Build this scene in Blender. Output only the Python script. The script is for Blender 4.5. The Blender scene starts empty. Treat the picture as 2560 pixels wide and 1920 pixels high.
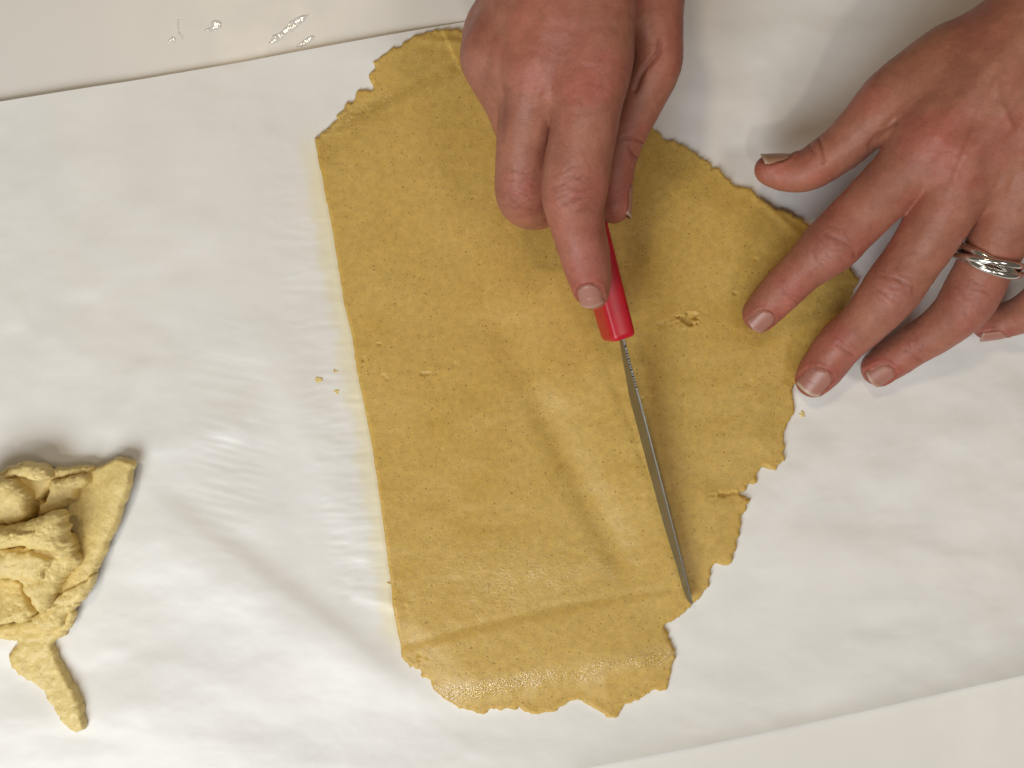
import bpy, math, random
import numpy as np
from mathutils import Vector

# ------------------------------------------------------------------ camera, light, exposure
CAM_H = 360.0                      # mm above the table
MM_PX = 0.136                      # mm per photo pixel on the table plane
sc = bpy.context.scene
C = sc.collection
cam_d = bpy.data.cameras.new('camera'); cam = bpy.data.objects.new('camera', cam_d); C.objects.link(cam)
cam.location = (0, 0, CAM_H / 1000); cam.rotation_euler = (0, 0, 0)
cam_d.sensor_width = 36.0; cam_d.lens = 36.0 * (CAM_H / MM_PX) / 2560.0
cam_d.clip_start = 0.01; cam_d.clip_end = 20
sc.camera = cam

w = bpy.data.worlds.new('World'); sc.world = w; w.use_nodes = True
bg = w.node_tree.nodes['Background']
bg.inputs[0].default_value = (1.0, 0.87, 0.69, 1); bg.inputs[1].default_value = 0.11

def lamp(name, loc, size, watts, col, target=(0, 0, 0)):
    d = bpy.data.lights.new(name, 'AREA'); d.shape = 'DISK'; d.size = size; d.energy = watts; d.color = col
    o = bpy.data.objects.new(name, d); C.objects.link(o); o.location = loc
    o.rotation_euler = (Vector(target) - Vector(loc)).to_track_quat('-Z', 'Y').to_euler()
    return o
lamp('soft_light', (-0.35, -0.54, 0.54), 0.50, 4.9, (0.92, 0.97, 1.0), (-.10, -.07, 0))
lamp('ceiling_lamp', (-0.42, 0.60, 1.45), 0.17, 3.3, (1.0, 0.79, 0.50))
lamp('ceiling_lamp', (0.05, -1.05, 1.50), 0.13, 3.2, (1.0, 0.90, 0.74))
lamp('ceiling_lamp', (0.80, -0.40, 1.45), 0.40, 3.8, (1.0, 0.95, 0.90))
sc.view_settings.view_transform = 'Standard'; sc.view_settings.look = 'None'
sc.view_settings.exposure = 0.0; sc.view_settings.gamma = 1.0; sc.view_settings.use_curve_mapping = False

# ------------------------------------------------------------------ helpers
def s_at(z): return MM_PX * (CAM_H - z) / CAM_H
def W(px, py, z=0.0):
    """a photo pixel at height z (mm) -> world point in mm"""
    s = s_at(z); return np.array([(px - 1280) * s, (960 - py) * s, z])
def Wxy(pts, z=3.0):
    """photo pixels on a surface at height z (the dough's top by default)"""
    s = s_at(z); return np.array([[(p[0] - 1280) * s, (960 - p[1]) * s] for p in pts])

_rng = np.random.RandomState(7)
_tab = _rng.rand(64, 64, 64).astype(np.float32) * 2 - 1
def vnoise(x, y, z):
    xi = np.floor(x).astype(int); yi = np.floor(y).astype(int); zi = np.floor(z).astype(int)
    fx = x - xi; fy = y - yi; fz = z - zi
    fx = fx*fx*fx*(fx*(fx*6-15)+10); fy = fy*fy*fy*(fy*(fy*6-15)+10); fz = fz*fz*fz*(fz*(fz*6-15)+10)
    r = 0
    for a in (0, 1):
        for b in (0, 1):
            for c in (0, 1):
                r = r + _tab[(xi+a) & 63, (yi+b) & 63, (zi+c) & 63] * (fx if a else 1-fx) * (fy if b else 1-fy) * (fz if c else 1-fz)
    return r
def fbm(x, y, z, oct=4, gain=0.5):
    r = 0; a = 1.0; f = 1.0
    for i in range(oct):
        r = r + a * vnoise(x*f + 11.3*i, y*f + 5.7*i, z*f + 3.1*i); a *= gain; f *= 2.03
    return r
def sstep(a, b, x):
    t = np.clip((x - a) / (b - a), 0, 1); return t * t * (3 - 2 * t)

def mesh_obj(name, verts_mm, faces, mat, parent=None, smooth=True, colors=None):
    me = bpy.data.meshes.new(name)
    me.from_pydata((np.asarray(verts_mm, dtype=float) / 1000.0).tolist(), [], [list(map(int, f)) for f in faces])
    if smooth: me.polygons.foreach_set('use_smooth', np.ones(len(me.polygons), dtype=bool))
    if colors is not None:
        at = me.color_attributes.new('tint', 'FLOAT_COLOR', 'POINT')
        c4 = np.ones((len(me.vertices), 4), dtype=np.float32); c4[:, :3] = colors
        at.data.foreach_set('color', c4.ravel())
    me.materials.append(mat); me.update()
    o = bpy.data.objects.new(name, me); C.objects.link(o)
    if parent: o.parent = parent
    return o
def tag(o, label=None, cat=None, group=None, kind=None):
    if label: o['label'] = label
    if cat: o['category'] = cat
    if group: o['group'] = group
    if kind: o['kind'] = kind
    return o

# ---- procedural materials
class NT:
    def __init__(s, name):
        s.m = bpy.data.materials.new(name); s.m.use_nodes = True; s.t = s.m.node_tree
        s.b = s.t.nodes['Principled BSDF']; s.out = s.t.nodes['Material Output']
        s.tc = s.t.nodes.new('ShaderNodeTexCoord')
    def n(s, typ, ins=None, **kw):
        x = s.t.nodes.new(typ)
        for k, v in kw.items(): setattr(x, k, v)
        for k, v in (ins or {}).items():
            if hasattr(v, 'is_linked') or isinstance(v, bpy.types.NodeSocket): s.t.links.new(v, x.inputs[k])
            else: x.inputs[k].default_value = v
        return x
    def link(s, a, b): s.t.links.new(a, b)
    def noise(s, scale, detail=3, rough=0.5, vec=None):
        return s.n('ShaderNodeTexNoise', {'Vector': vec or s.tc.outputs['Object'], 'Scale': scale, 'Detail': detail, 'Roughness': rough})
    def ramp(s, fac, stops):
        r = s.n('ShaderNodeValToRGB', {'Fac': fac}); e = r.color_ramp.elements
        while len(e) < len(stops): e.new(0.5)
        for el, (p, c) in zip(e, stops):
            el.position = p; el.color = (c if len(c) == 4 else (*c, 1)) if hasattr(c, '__len__') else (c, c, c, 1)
        return r
    def mix(s, fac, a, b, blend='MIX'):
        x = s.n('ShaderNodeMix', data_type='RGBA', blend_type=blend)
        for i, v in ((0, fac), (6, a), (7, b)):
            if isinstance(v, bpy.types.NodeSocket): s.t.links.new(v, x.inputs[i])
            else: x.inputs[i].default_value = v if i == 0 else ((*v, 1) if len(v) == 3 else v)
        return x.outputs[2]
    def bump(s, h, strength, dist, normal=None):
        ins = {'Height': h, 'Strength': strength, 'Distance': dist}
        if normal: ins['Normal'] = normal
        return s.n('ShaderNodeBump', ins).outputs[0]

def mat_table():
    k = NT('table_laminate')
    n = k.noise(14, 3); col = k.ramp(n.outputs[0], [(.3, (.76, .735, .70)), (.7, (.785, .76, .725))])
    k.link(col.outputs[0], k.b.inputs['Base Color'])
    r = k.noise(40, 3); rr = k.ramp(r.outputs[0], [(.3, .26), (.7, .4)]); k.link(rr.outputs[0], k.b.inputs['Roughness'])
    k.link(k.bump(k.noise(900, 2).outputs[0], .05, .0002), k.b.inputs['Normal'])
    return k.m
def mat_paper():
    k = NT('baking_paper')
    at = k.n('ShaderNodeVertexColor', layer_name='tint')
    n = k.noise(60, 4); c = k.ramp(n.outputs[0], [(.3, (.95, .95, .95)), (.7, (1, 1, 1))])
    k.link(k.mix(1.0, at.outputs[0], c.outputs[0], 'MULTIPLY'), k.b.inputs['Base Color'])
    k.b.inputs['Roughness'].default_value = .42
    b1 = k.bump(k.noise(1500, 3).outputs[0], .08, .0002)
    b2 = k.bump(k.noise(140, 3).outputs[0], .11, .0008, b1)
    k.link(b2, k.b.inputs['Normal'])
    return k.m
def mat_dough(name, base, deep, gloss=True):
    k = NT(name)
    n1 = k.noise(55, 4, .55); n2 = k.noise(420, 4, .6)
    c1 = k.ramp(n1.outputs[0], [(.3, deep), (.7, base)])
    c2 = k.ramp(n2.outputs[0], [(.3, (.86, .84, .78)), (.72, (1.06, 1.05, 1.02))])
    col = k.mix(1.0, c1.outputs[0], c2.outputs[0], 'MULTIPLY')
    # bran specks: round flecks of several sizes
    for sc_, lim, dark in ((520, .20, (.28, .15, .04)), (950, .27, (.34, .19, .05)), (1500, .30, (.40, .24, .07)), (230, .085, (.24, .12, .03))):
        v = k.n('ShaderNodeTexVoronoi', {'Vector': k.tc.outputs['Object'], 'Scale': sc_}, feature='F1')
        f = k.ramp(v.outputs['Distance'], [(lim * .5, .85 if gloss else .4), (lim, 0.0)])
        sel = k.n('ShaderNodeSeparateColor', {'Color': v.outputs['Color']})
        g = k.ramp(sel.outputs[0], [(.4, 0.0), (.9, 1.0)])
        mul = k.n('ShaderNodeMath', {0: f.outputs[0], 1: g.outputs[0]}, operation='MULTIPLY')
        col = k.mix(mul.outputs[0], col, dark)
    k.link(col, k.b.inputs['Base Color'])
    k.b.inputs['Subsurface Weight'].default_value = .5 if gloss else 0.0
    k.b.inputs['Specular IOR Level'].default_value = .36
    k.b.inputs['Subsurface Radius'].default_value = (1.0, .6, .2)
    k.b.inputs['Subsurface Scale'].default_value = .0024
    rn = k.noise(30, 3); r = k.ramp(rn.outputs[0], [(.35, .36), (.7, .46)])
    if gloss:
        oil = k.n('ShaderNodeVertexColor', layer_name='tint')
        sp = k.n('ShaderNodeSeparateColor', {'Color': oil.outputs[0]})
        k.link(k.mix(sp.outputs[0], r.outputs[0], (.11, .11, .11)), k.b.inputs['Roughness'])
        k.link(k.n('ShaderNodeMath', {0: sp.outputs[0], 1: .6, 2: .36}, operation='MULTIPLY_ADD').outputs[0], k.b.inputs['Specular IOR Level'])
    else: k.link(r.outputs[0], k.b.inputs['Roughness'])
    h1 = k.noise(1300, 3, .6); h2 = k.noise(420, 4, .6)
    b = k.bump(h2.outputs[0], .04 if gloss else .3, .0012); b = k.bump(h1.outputs[0], .24, .0006, b)
    if gloss:
        h3 = k.noise(1000, 3, .65)
        st = k.n('ShaderNodeMath', {0: sp.outputs[0], 1: .46}, operation='MULTIPLY')
        b = k.n('ShaderNodeBump', {'Height': h3.outputs[0], 'Strength': st.outputs[0], 'Distance': .0009, 'Normal': b}).outputs[0]
    k.link(b, k.b.inputs['Normal'])
    return k.m
def mat_skin():
    k = NT('skin')
    at = k.n('ShaderNodeVertexColor', layer_name='tint')
    n1 = k.noise(260, 4, .6); c1 = k.ramp(n1.outputs[0], [(.3, (.93, .90, .88)), (.7, (1.06, 1.07, 1.07))])
    n2 = k.noise(1500, 2); c2 = k.ramp(n2.outputs[0], [(.3, (.93, .91, .90)), (.7, (1.05, 1.05, 1.05))])
    col = k.mix(1, k.mix(1, at.outputs[0], c1.outputs[0], 'MULTIPLY'), c2.outputs[0], 'MULTIPLY')
    k.link(col, k.b.inputs['Base Color'])
    k.b.inputs['Subsurface Weight'].default_value = .22
    k.b.inputs['Subsurface Radius'].default_value = (1, .35, .2)
    k.b.inputs['Subsurface Scale'].default_value = .0022
    rr = k.ramp(k.noise(120, 3).outputs[0], [(.3, .40), (.7, .56)]); k.link(rr.outputs[0], k.b.inputs['Roughness'])
    v = k.n('ShaderNodeTexVoronoi', {'Vector': k.tc.outputs['Object'], 'Scale': 1050.0}, feature='DISTANCE_TO_EDGE')
    ve = k.ramp(v.outputs[0], [(0.0, 0.0), (.12, 1.0)])
    b = k.bump(ve.outputs[0], .16, .00018)
    b = k.bump(k.noise(700, 4, .6).outputs[0], .18, .0006, b); k.b.inputs['Specular IOR Level'].default_value = .36
    k.link(b, k.b.inputs['Normal'])
    return k.m
def mat_nail():
    k = NT('nail')
    at = k.n('ShaderNodeVertexColor', layer_name='tint')
    k.link(at.outputs[0], k.b.inputs['Base Color'])
    k.b.inputs['Roughness'].default_value = .38
    k.b.inputs['Subsurface Weight'].default_value = .15; k.b.inputs['Subsurface Scale'].default_value = .001
    k.link(k.bump(k.noise(500, 3).outputs[0], .08, .0004), k.b.inputs['Normal'])
    return k.m
def mat_plain(name, col, rough, metal=0.0, bump=0.0, bscale=600):
    k = NT(name)
    n = k.noise(bscale * .5, 3); c = k.ramp(n.outputs[0], [(.3, tuple(x * .88 for x in col)), (.7, tuple(min(1, x * 1.06) for x in col))])
    k.link(c.outputs[0], k.b.inputs['Base Color'])
    k.b.inputs['Roughness'].default_value = rough; k.b.inputs['Metallic'].default_value = metal
    if bump: k.link(k.bump(k.noise(bscale, 3).outputs[0], bump, .0004), k.b.inputs['Normal'])
    return k.m
def mat_water():
    k = NT('water_film')
    k.b.inputs['Base Color'].default_value = (.77, .745, .71, 1); k.b.inputs['Roughness'].default_value = .09
    k.b.inputs['Specular IOR Level'].default_value = 1.0
    k.link(k.bump(k.noise(420, 3).outputs[0], .16, .001), k.b.inputs['Normal'])
    return k.m
def mat_blade():
    k = NT('blade_steel')
    mp = k.n('ShaderNodeMapping', {'Vector': k.tc.outputs['Object'], 'Scale': (300, 6000, 300)})
    n = k.noise(1.0, 3, vec=mp.outputs[0])
    r = k.ramp(n.outputs[0], [(.3, .36), (.7, .5)]); k.link(r.outputs[0], k.b.inputs['Roughness'])
    k.b.inputs['Base Color'].default_value = (.27, .27, .255, 1); k.b.inputs['Metallic'].default_value = 1
    k.link(k.bump(n.outputs[0], .04, .0002), k.b.inputs['Normal'])
    return k.m

M_TABLE, M_PAPER, M_SKIN, M_NAIL, M_WATER = mat_table(), mat_paper(), mat_skin(), mat_nail(), mat_water()
M_DOUGH = mat_dough('shortcrust_dough', (.655, .452, .132), (.615, .412, .104))
M_SCRAP = mat_dough('crumbled_dough', (.80, .645, .295), (.75, .575, .22), False)
M_RED = mat_plain('red_plastic', (.52, .006, .020), .36, 0, .05, 300)
M_STEEL = mat_blade()
M_SILVER = mat_plain('silver', (.80, .78, .74), .16, 1.0)

# ------------------------------------------------------------------ 2-D shapes
def poly_sd(P, poly):
    """signed distance (positive inside) of points P (n,2) to a closed polygon"""
    P = np.asarray(P, dtype=np.float64); A = poly; B = np.roll(poly, -1, 0)
    out = np.empty(len(P))
    for i0 in range(0, len(P), 20000):
        p = P[i0:i0 + 20000]
        best = np.full(len(p), 1e18); ins = np.zeros(len(p), dtype=bool)
        for a, b in zip(A, B):
            e = b - a; wv = p - a
            t = np.clip((wv @ e) / max(e @ e, 1e-12), 0, 1)
            d = wv - t[:, None] * e
            best = np.minimum(best, (d * d).sum(1))
            c = (a[1] > p[:, 1]) != (b[1] > p[:, 1])
            if c.any():
                xi = a[0] + (p[:, 1] - a[1]) * e[0] / (e[1] if e[1] != 0 else 1e-12)
                ins ^= c & (p[:, 0] < xi)
        d = np.sqrt(best); out[i0:i0 + 20000] = np.where(ins, d, -d)
    return out
def ragged(pts_mm, step, amp, seed, amp_fn=None):
    """resample an outline and roughen it"""
    out = []; n = len(pts_mm); k = 0.0
    for i in range(n):
        a = pts_mm[i]; b = pts_mm[(i + 1) % n]; L = np.linalg.norm(b - a); m = max(1, int(L / step))
        nv = np.array([b[1] - a[1], a[0] - b[0]]) / max(L, 1e-9)
        for j in range(m):
            p = a + (b - a) * j / m
            aa = amp * (amp_fn(p) if amp_fn else 1)
            r = fbm(np.array([k * .21 + seed * 9.1]), np.array([seed * 3.3]), np.array([0.5]), 5, .72)[0]
            out.append(p + nv * r * aa * (0.4 if j == 0 else 1)); k += L / m
    return np.array(out)
def slab(poly, step, ztop_fn, zbot_fn, bulge=0.25):
    """heightfield slab with a clean outline: grid cells snapped to the contour plus a skirt.
    ztop_fn(x, y, sd)"""
    mn = poly.min(0) - 2 * step; mx = poly.max(0) + 2 * step
    nx = int((mx[0] - mn[0]) / step) + 1; ny = int((mx[1] - mn[1]) / step) + 1
    gx, gy = np.meshgrid(mn[0] + np.arange(nx) * step, mn[1] + np.arange(ny) * step, indexing='ij')
    sd = poly_sd(np.c_[gx.ravel(), gy.ravel()], poly).reshape(nx, ny)
    ok = sd > -0.55 * step
    cell = ok[:-1, :-1] & ok[1:, :-1] & ok[1:, 1:] & ok[:-1, 1:]
    ccount = np.zeros((nx, ny), int)
    for dx in (0, 1):
        for dy in (0, 1): ccount[dx:nx - 1 + dx, dy:ny - 1 + dy] += cell
    bd = (ccount > 0) & (ccount < 4)
    gX, gY = np.gradient(sd, step); gl = np.sqrt(gX**2 + gY**2) + 1e-6
    mv = np.clip(sd, -1.3 * step, 1.3 * step)
    x = np.where(bd, gx - mv * gX / gl, gx); y = np.where(bd, gy - mv * gY / gl, gy)
    s2 = np.where(bd, 0, np.maximum(sd, 0))
    idx = np.full((nx, ny), -1); used = ccount > 0; idx[used] = np.arange(used.sum())
    X, Y, S = x[used], y[used], s2[used]
    zt = ztop_fn(X, Y, S)
    V = [np.c_[X, Y, zt]]
    ci, cj = np.nonzero(cell)
    F = np.c_[idx[ci, cj], idx[ci + 1, cj], idx[ci + 1, cj + 1], idx[ci, cj + 1]].tolist()
    # boundary edges -> skirt
    def c(i, j): return 0 <= i < nx - 1 and 0 <= j < ny - 1 and cell[i, j]
    nrm = np.c_[(-gX / gl)[used], (-gY / gl)[used]]
    bidx = np.nonzero(bd[used])[0]; nb = len(bidx); base = len(X)
    loc = {int(b): k for k, b in enumerate(bidx)}
    zb = zbot_fn(X[bidx], Y[bidx])
    mid = np.c_[X[bidx] + nrm[bidx, 0] * bulge, Y[bidx] + nrm[bidx, 1] * bulge, zt[bidx] * .45 + zb * .55]
    bot = np.c_[X[bidx], Y[bidx], zb]
    V += [mid, bot]
    for i, j in zip(ci.tolist(), cj.tolist()):
        for (di, dj, p, q) in ((-1, 0, (0, 1), (0, 0)), (1, 0, (1, 0), (1, 1)), (0, -1, (0, 0), (1, 0)), (0, 1, (1, 1), (0, 1))):
            if not c(i + di, j + dj):
                a = int(idx[i + p[0], j + p[1]]); b = int(idx[i + q[0], j + q[1]])
                if a in loc and b in loc:
                    ka, kb = loc[a], loc[b]
                    F.append([b, a, base + ka, base + kb]); F.append([base + kb, base + ka, base + nb + ka, base + nb + kb])
    return np.vstack(V), F

# ------------------------------------------------------------------ the table
def seg_side(x, y, p, q):
    a = Wxy([p, q]); e = a[1] - a[0]; L = np.linalg.norm(e); e = e / L
    u = (x - a[0, 0]) * e[0] + (y - a[0, 1]) * e[1]; v = -(x - a[0, 0]) * e[1] + (y - a[0, 1]) * e[0]
    return u / L, v            # u 0..1 along, v mm to the left of p->q (world)

tx = np.linspace(-330, 330, 34); ty = np.linspace(-280, 300, 30)
gx, gy = np.meshgrid(tx, ty, indexing='ij')
V = np.c_[gx.ravel(), gy.ravel(), np.zeros(gx.size)]
F = [[i * 30 + j, (i + 1) * 30 + j, (i + 1) * 30 + j + 1, i * 30 + j + 1] for i in range(33) for j in range(29)]
nV = len(V)
rim = [i * 30 for i in range(34)] + [33 * 30 + j for j in range(1, 30)] + [i * 30 + 29 for i in range(32, -1, -1)] + [j for j in range(28, 0, -1)]
V = np.vstack([V, V[rim] - [0, 0, 22]])
for a in range(len(rim)):
    b = (a + 1) % len(rim); F.append([rim[b], rim[a], nV + a, nV + b])
tag(mesh_obj('table_top', V, F, M_TABLE, smooth=False), kind='structure')

# ------------------------------------------------------------------ baking paper
LEFT_CUT = Wxy([(784, 343), (858, 748), (931, 1120), (963, 1341), (1002, 1617)])
def left_dist(x, y):
    """mm to the right of the dough's cut left edge"""
    xe = np.interp(y, LEFT_CUT[::-1, 1], LEFT_CUT[::-1, 0]); return x - xe
def wrinkle(x, y, p, q, h, wl, wr, f0=.15, f1=.85):
    u, v = seg_side(x, y, p, q)
    m = sstep(-.02, f0, u) * (1 - sstep(f1, 1.02, u))
    return .95 * h * m * np.exp(-np.where(v > 0, v / wl, -v / wr) ** 2)
def paper_z(x, y):
    z = .35 + 0.0 * x
    # the long diagonal fold and its neighbours
    z = z + wrinkle(x, y, (270, 1175), (1100, 1785), 1.55, 5.5, 15, .3, .75)
    z = z + wrinkle(x, y, (540, 640), (1000, 1540), .9, 12, 7, .3, .8)
    z = z + wrinkle(x, y, (-60, 820), (70, 785), .45, 7, 4) + wrinkle(x, y, (30, 790), (290, 930), .45, 7, 5, .3, .7)
    z = z + wrinkle(x, y, (250, 1100), (420, 830), .6, 7, 4) + wrinkle(x, y, (120, 740), (560, 560), .55, 9, 6)
    z = z + wrinkle(x, y, (350, 1130), (620, 1060), .6, 6, 4) + wrinkle(x, y, (470, 600), (740, 420), .25, 9, 8, .4, .6)
    z = z + wrinkle(x, y, (870, 1480), (1010, 1520), .6, 4, 2.5) + wrinkle(x, y, (0, 1830), (400, 1760), .6, 9, 6)
    z = z + wrinkle(x, y, (1720, 1500), (2100, 1080), .8, 10, 7) + wrinkle(x, y, (2150, 1250), (2600, 990), .7, 10, 7)
    z = z + wrinkle(x, y, (1600, 1830), (2560, 1560), .8, 12, 8, .2, .9)
    z = z + .8 * (fbm(x * .018 + 3, y * .034 + 8, x * 0 + .3, 3) + .9)
    z = z + .10 * fbm(x * .08, y * .13, x * 0 + 4.3, 3)
    # crinkles pulled out sideways along the dough's left edge
    d = -left_dist(x, y)
    m = sstep(-1, 3, d) * (1 - sstep(14, 26, d)) * sstep(-85, -60, y) * (1 - sstep(50, 90, y))
    z = z + .12 * m * (fbm(x * .08 + 2, y * .6 + .3 * fbm(x * .1, y * .1, x * 0, 2), x * .05 + 1.7, 4, .65))
    m2 = np.exp(-((x - Wxy([(560, 1100)])[0, 0]) / 14) ** 2 - ((y - Wxy([(0, 1100)])[0, 1]) / 34) ** 2)
    z = z + .15 * m2 * fbm(x * .07 + 9, y * .8 + x * .2, x * 0 + 6.7, 3, .6)
    # curled borders
    u, v = seg_side(x, y, (0, 260), (1180, 55))      # v>0 is above the line
    z = z + 1.3 * np.exp(v / 18.0) * (1 - sstep(.25, 1.0, u)) * (v < 3)
    u, v = seg_side(x, y, (1410, 1920), (2560, 1680))
    z = z + 3.2 * np.exp(-np.maximum(v, -3) / 9.0) * sstep(-.5, .2, u)
    return np.maximum(z, .25)

na, nb = 560, 380
ua = np.linspace(-.28, 1.30, na); vb = np.linspace(0, 1, nb)
U, Vv = np.meshgrid(ua, vb, indexing='ij')
pxx = U * 2560
ytop = 260 - .1737 * pxx + 5 * np.sin(pxx / 330.); ybot = 1680 + (2560 - pxx) * .2087 + 4 * np.sin(pxx / 270. + 1)
pyy = ytop + (ybot - ytop) * Vv
x = (pxx - 1280) * MM_PX; y = (960 - pyy) * MM_PX
z = paper_z(x, y)
ld = left_dist(x, y)
stain = (1 - sstep(2.5, 8.5, -ld + 1.2 * fbm(x * .2, y * .3, x * 0 + 2, 3))) * sstep(-95, -80, y) * (1 - sstep(70, 92, y)) * (ld < 3) * .8
tint = np.zeros((na, nb, 3)); tint[:] = (.82, .81, .79)
tint = tint * (1 - stain[..., None]) + np.array([.80, .75, .54]) * stain[..., None]
mott = .5 + .5 * np.clip(fbm(x * .03, y * .05, x * 0 + 9, 3), -1, 1)
tint *= (1 - .05 * mott * np.array([0, .3, .7])[None, None] .reshape(1, 1, 3) if False else (1 - mott[..., None] * np.array([.0, .018, .03])))
idx = np.arange(na * nb).reshape(na, nb)
F = np.c_[idx[:-1, 1:].ravel(), idx[1:, 1:].ravel(), idx[1:, :-1].ravel(), idx[:-1, :-1].ravel()].tolist()
tag(mesh_obj('baking_paper', np.c_[x.ravel(), y.ravel(), z.ravel()], F, M_PAPER, colors=tint.reshape(-1, 3)),
    'white creased baking paper sheet spread over the table under the dough', 'baking paper')

# ------------------------------------------------------------------ the rolled dough
OUT = [(783, 338), (795, 340), (823, 313), (827, 305), (846, 280), (858, 258), (870, 253), (888, 241), (894, 224), (906, 220),
 (918, 224), (933, 223), (935, 215), (923, 193), (930, 183), (940, 171), (930, 152), (947, 145), (981, 125), (1024, 96), (1039, 87),
 (1053, 82), (1063, 75), (1085, 70), (1121, 67), (1150, 71), (1166, 84), (1230, 100), (1330, 150), (1460, 220), (1560, 280), (1637, 325),
 (1700, 362), (1781, 408), (1799, 422), (1835, 456), (1907, 494), (1935, 519), (1975, 527), (2007, 546), (2030, 562), (2080, 610),
 (2129, 664), (2152, 700), (2120, 760), (2070, 850), (2010, 930), (1980, 975), (1982, 996), (1992, 1020), (1988, 1038), (1970, 1058),
 (1965, 1082), (1966, 1122), (1965, 1149), (1948, 1162), (1932, 1170), (1909, 1168), (1899, 1179), (1897, 1199), (1886, 1212), (1872, 1213),
 (1867, 1225), (1849, 1236), (1866, 1242), (1879, 1248), (1866, 1258), (1859, 1278), (1847, 1286), (1854, 1301), (1854, 1315), (1847, 1334),
 (1842, 1361), (1833, 1391), (1823, 1411), (1813, 1414), (1786, 1412), (1780, 1440), (1775, 1467), (1750, 1497), (1728, 1525), (1702, 1543),
 (1688, 1552), (1661, 1567), (1670, 1577), (1673, 1595), (1684, 1621), (1684, 1657), (1673, 1700), (1668, 1726), (1637, 1726), (1608, 1747),
 (1554, 1769), (1539, 1794), (1507, 1787), (1467, 1762), (1449, 1755), (1406, 1762), (1384, 1782), (1333, 1785), (1297, 1769), (1268, 1773),
 (1236, 1778), (1207, 1789), (1185, 1782), (1138, 1764), (1105, 1744), (1084, 1726), (1075, 1699), (1053, 1693), (1053, 1680), (1022, 1675),
 (1004, 1646), (1002, 1617), (992, 1567), (982, 1512), (979, 1469), (963, 1341), (948, 1230), (931, 1120), (904, 984), (887, 893),
 (882, 853), (859, 749), (833, 589), (808, 463), (784, 343)]
def is_cut(p):
    return 0.22 if (abs(left_dist(np.array([p[0]]), np.array([p[1]]))[0]) < 2.0 and p[1] > -92 and p[1] < 85) else 1.0
dough_poly = ragged(Wxy(OUT[:-1]), .5, .7, 3, is_cut)
THICK = 3.3
def pit(x, y, px, py, rx, ry, depth, ang=0.0, seed=0.):
    c = Wxy([(px, py)])[0]; ca, sa = math.cos(ang), math.sin(ang)
    u = ((x - c[0]) * ca + (y - c[1]) * sa) / rx; v = (-(x - c[0]) * sa + (y - c[1]) * ca) / ry
    m = (u * u + v * v) < 9
    r = np.zeros_like(x)
    if m.any():
        fr = .9 if rx < 1.6 else .38
        n = fbm(x[m] * fr + seed, y[m] * fr * 1.6, x[m] * 0 + seed, 4, .7)
        q = u[m]**2 + v[m]**2 + n * (.9 if rx < 1.6 else 1.5)
        r[m] = -depth * (1 - sstep(.35, 1.0, q)) + depth * .14 * np.exp(-((q - 1.35) / .5) ** 2)
    return r
_pr = random.Random(5)
PITS = [(1716, 802, 3.8, 2.0, 2.2, .35, 1.3), (1745, 792, 2.0, 1.0, 1.2, .5, 2.), (1660, 812, 3.0, .8, .5, 0, 3.), (1690, 788, 1.0, .4, .9, .9, 4.),
        (1615, 995, 2.6, .7, .9, .1, 5.), (1075, 933, 2.6, .55, .8, .05, 6.), (1135, 915, .5, 1.3, .5, -.2, 7.), (965, 943, 1.2, .8, .8, -.4, 8.),
        (950, 862, 1.0, .8, .6, 0, 9.), (1834, 736, .9, .7, .7, .3, 10.), (1888, 650, .8, .6, .7, 0, 11.), (1600, 1240, 1.2, .4, .5, .4, 12.),
        (1810, 1234, 5.0, .7, 1.2, .05, 13.), (1049, 1650, .5, 2.2, 1.0, .1, 14.), (1558, 1752, .9, 1.6, .4, .2, 15.), (1877, 955, 2.0, .7, .5, .1, 16.),
        (1345, 1780, .5, 1.2, .3, .1, 17.), (912, 905, .8, 1.6, .6, 0, 18.), (1103, 1125, .6, .5, .6, 0, 19.), (1198, 660, .9, .6, .5, 0, 20.)]
for i in range(34):
    PITS.append((_pr.uniform(860, 1880), _pr.uniform(380, 1720), _pr.uniform(.35, 1.1), _pr.uniform(.3, .6), _pr.uniform(.12, .32), _pr.uniform(-1, 1), 30. + i))
def dough_h(x, y):
    """relief of the dough's upper side above its nominal thickness"""
    h = .16 * fbm(x * .045, y * .03, x * 0 + 2.2, 3) + .035 * fbm(x * .35, y * .35, x * 0 + 7.7, 4, .6)
    h = h - wrinkle(x, y, (1180, 680), (1600, 1500), 1.9, 7.0, 5.0, .5, .85)     # soft trough beside the blade
    # step left by the rolling pin, and the rolled-off lip below it
    u, v = seg_side(x, y, (1003, 1618), (1720, 1470)); v = v + 2.2 * np.sin(np.clip(u, 0, 1) * 3.1) * -1
    h = h + .30 * (1 - sstep(-3.0, .8, v)) - .22 * np.exp(-((v - .6) / 1.6) ** 2)
    u2, v2 = seg_side(x, y, (1090, 1745), (1690, 1645))
    h = h - .6 * (1 - sstep(-6.5, 2.5, v2 - 1.0))
    u3, v3 = seg_side(x, y, (780, 335), (1010, 235)); h = h - .8 * sstep(-3.5, 3.5, v3) * (u3 < 1.6)
    u4, v4 = seg_side(x, y, (1010, 95), (1200, 110)); h = h + .5 * np.exp(-(v4 / 1.6) ** 2) * sstep(0, .3, u4) * (u4 < 1.6)
    u5, v5 = seg_side(x, y, (1900, 500), (2010, 600)); h = h + .45 * np.exp(-(v5 / 1.3) ** 2) * (u5 > -.1) * (u5 < 1.3)
    c = Wxy([(1880, 815)])[0]                                                       # dent under the pressing finger
    h = h - 1.0 * np.exp(-(((x - c[0]) / 7) ** 2 + ((y - c[1]) / 6) ** 2))
    return h
_c = np.array([is_cut(p) < .5 for p in dough_poly]); open_poly = dough_poly.copy(); open_poly[_c, 0] -= 60
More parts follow.
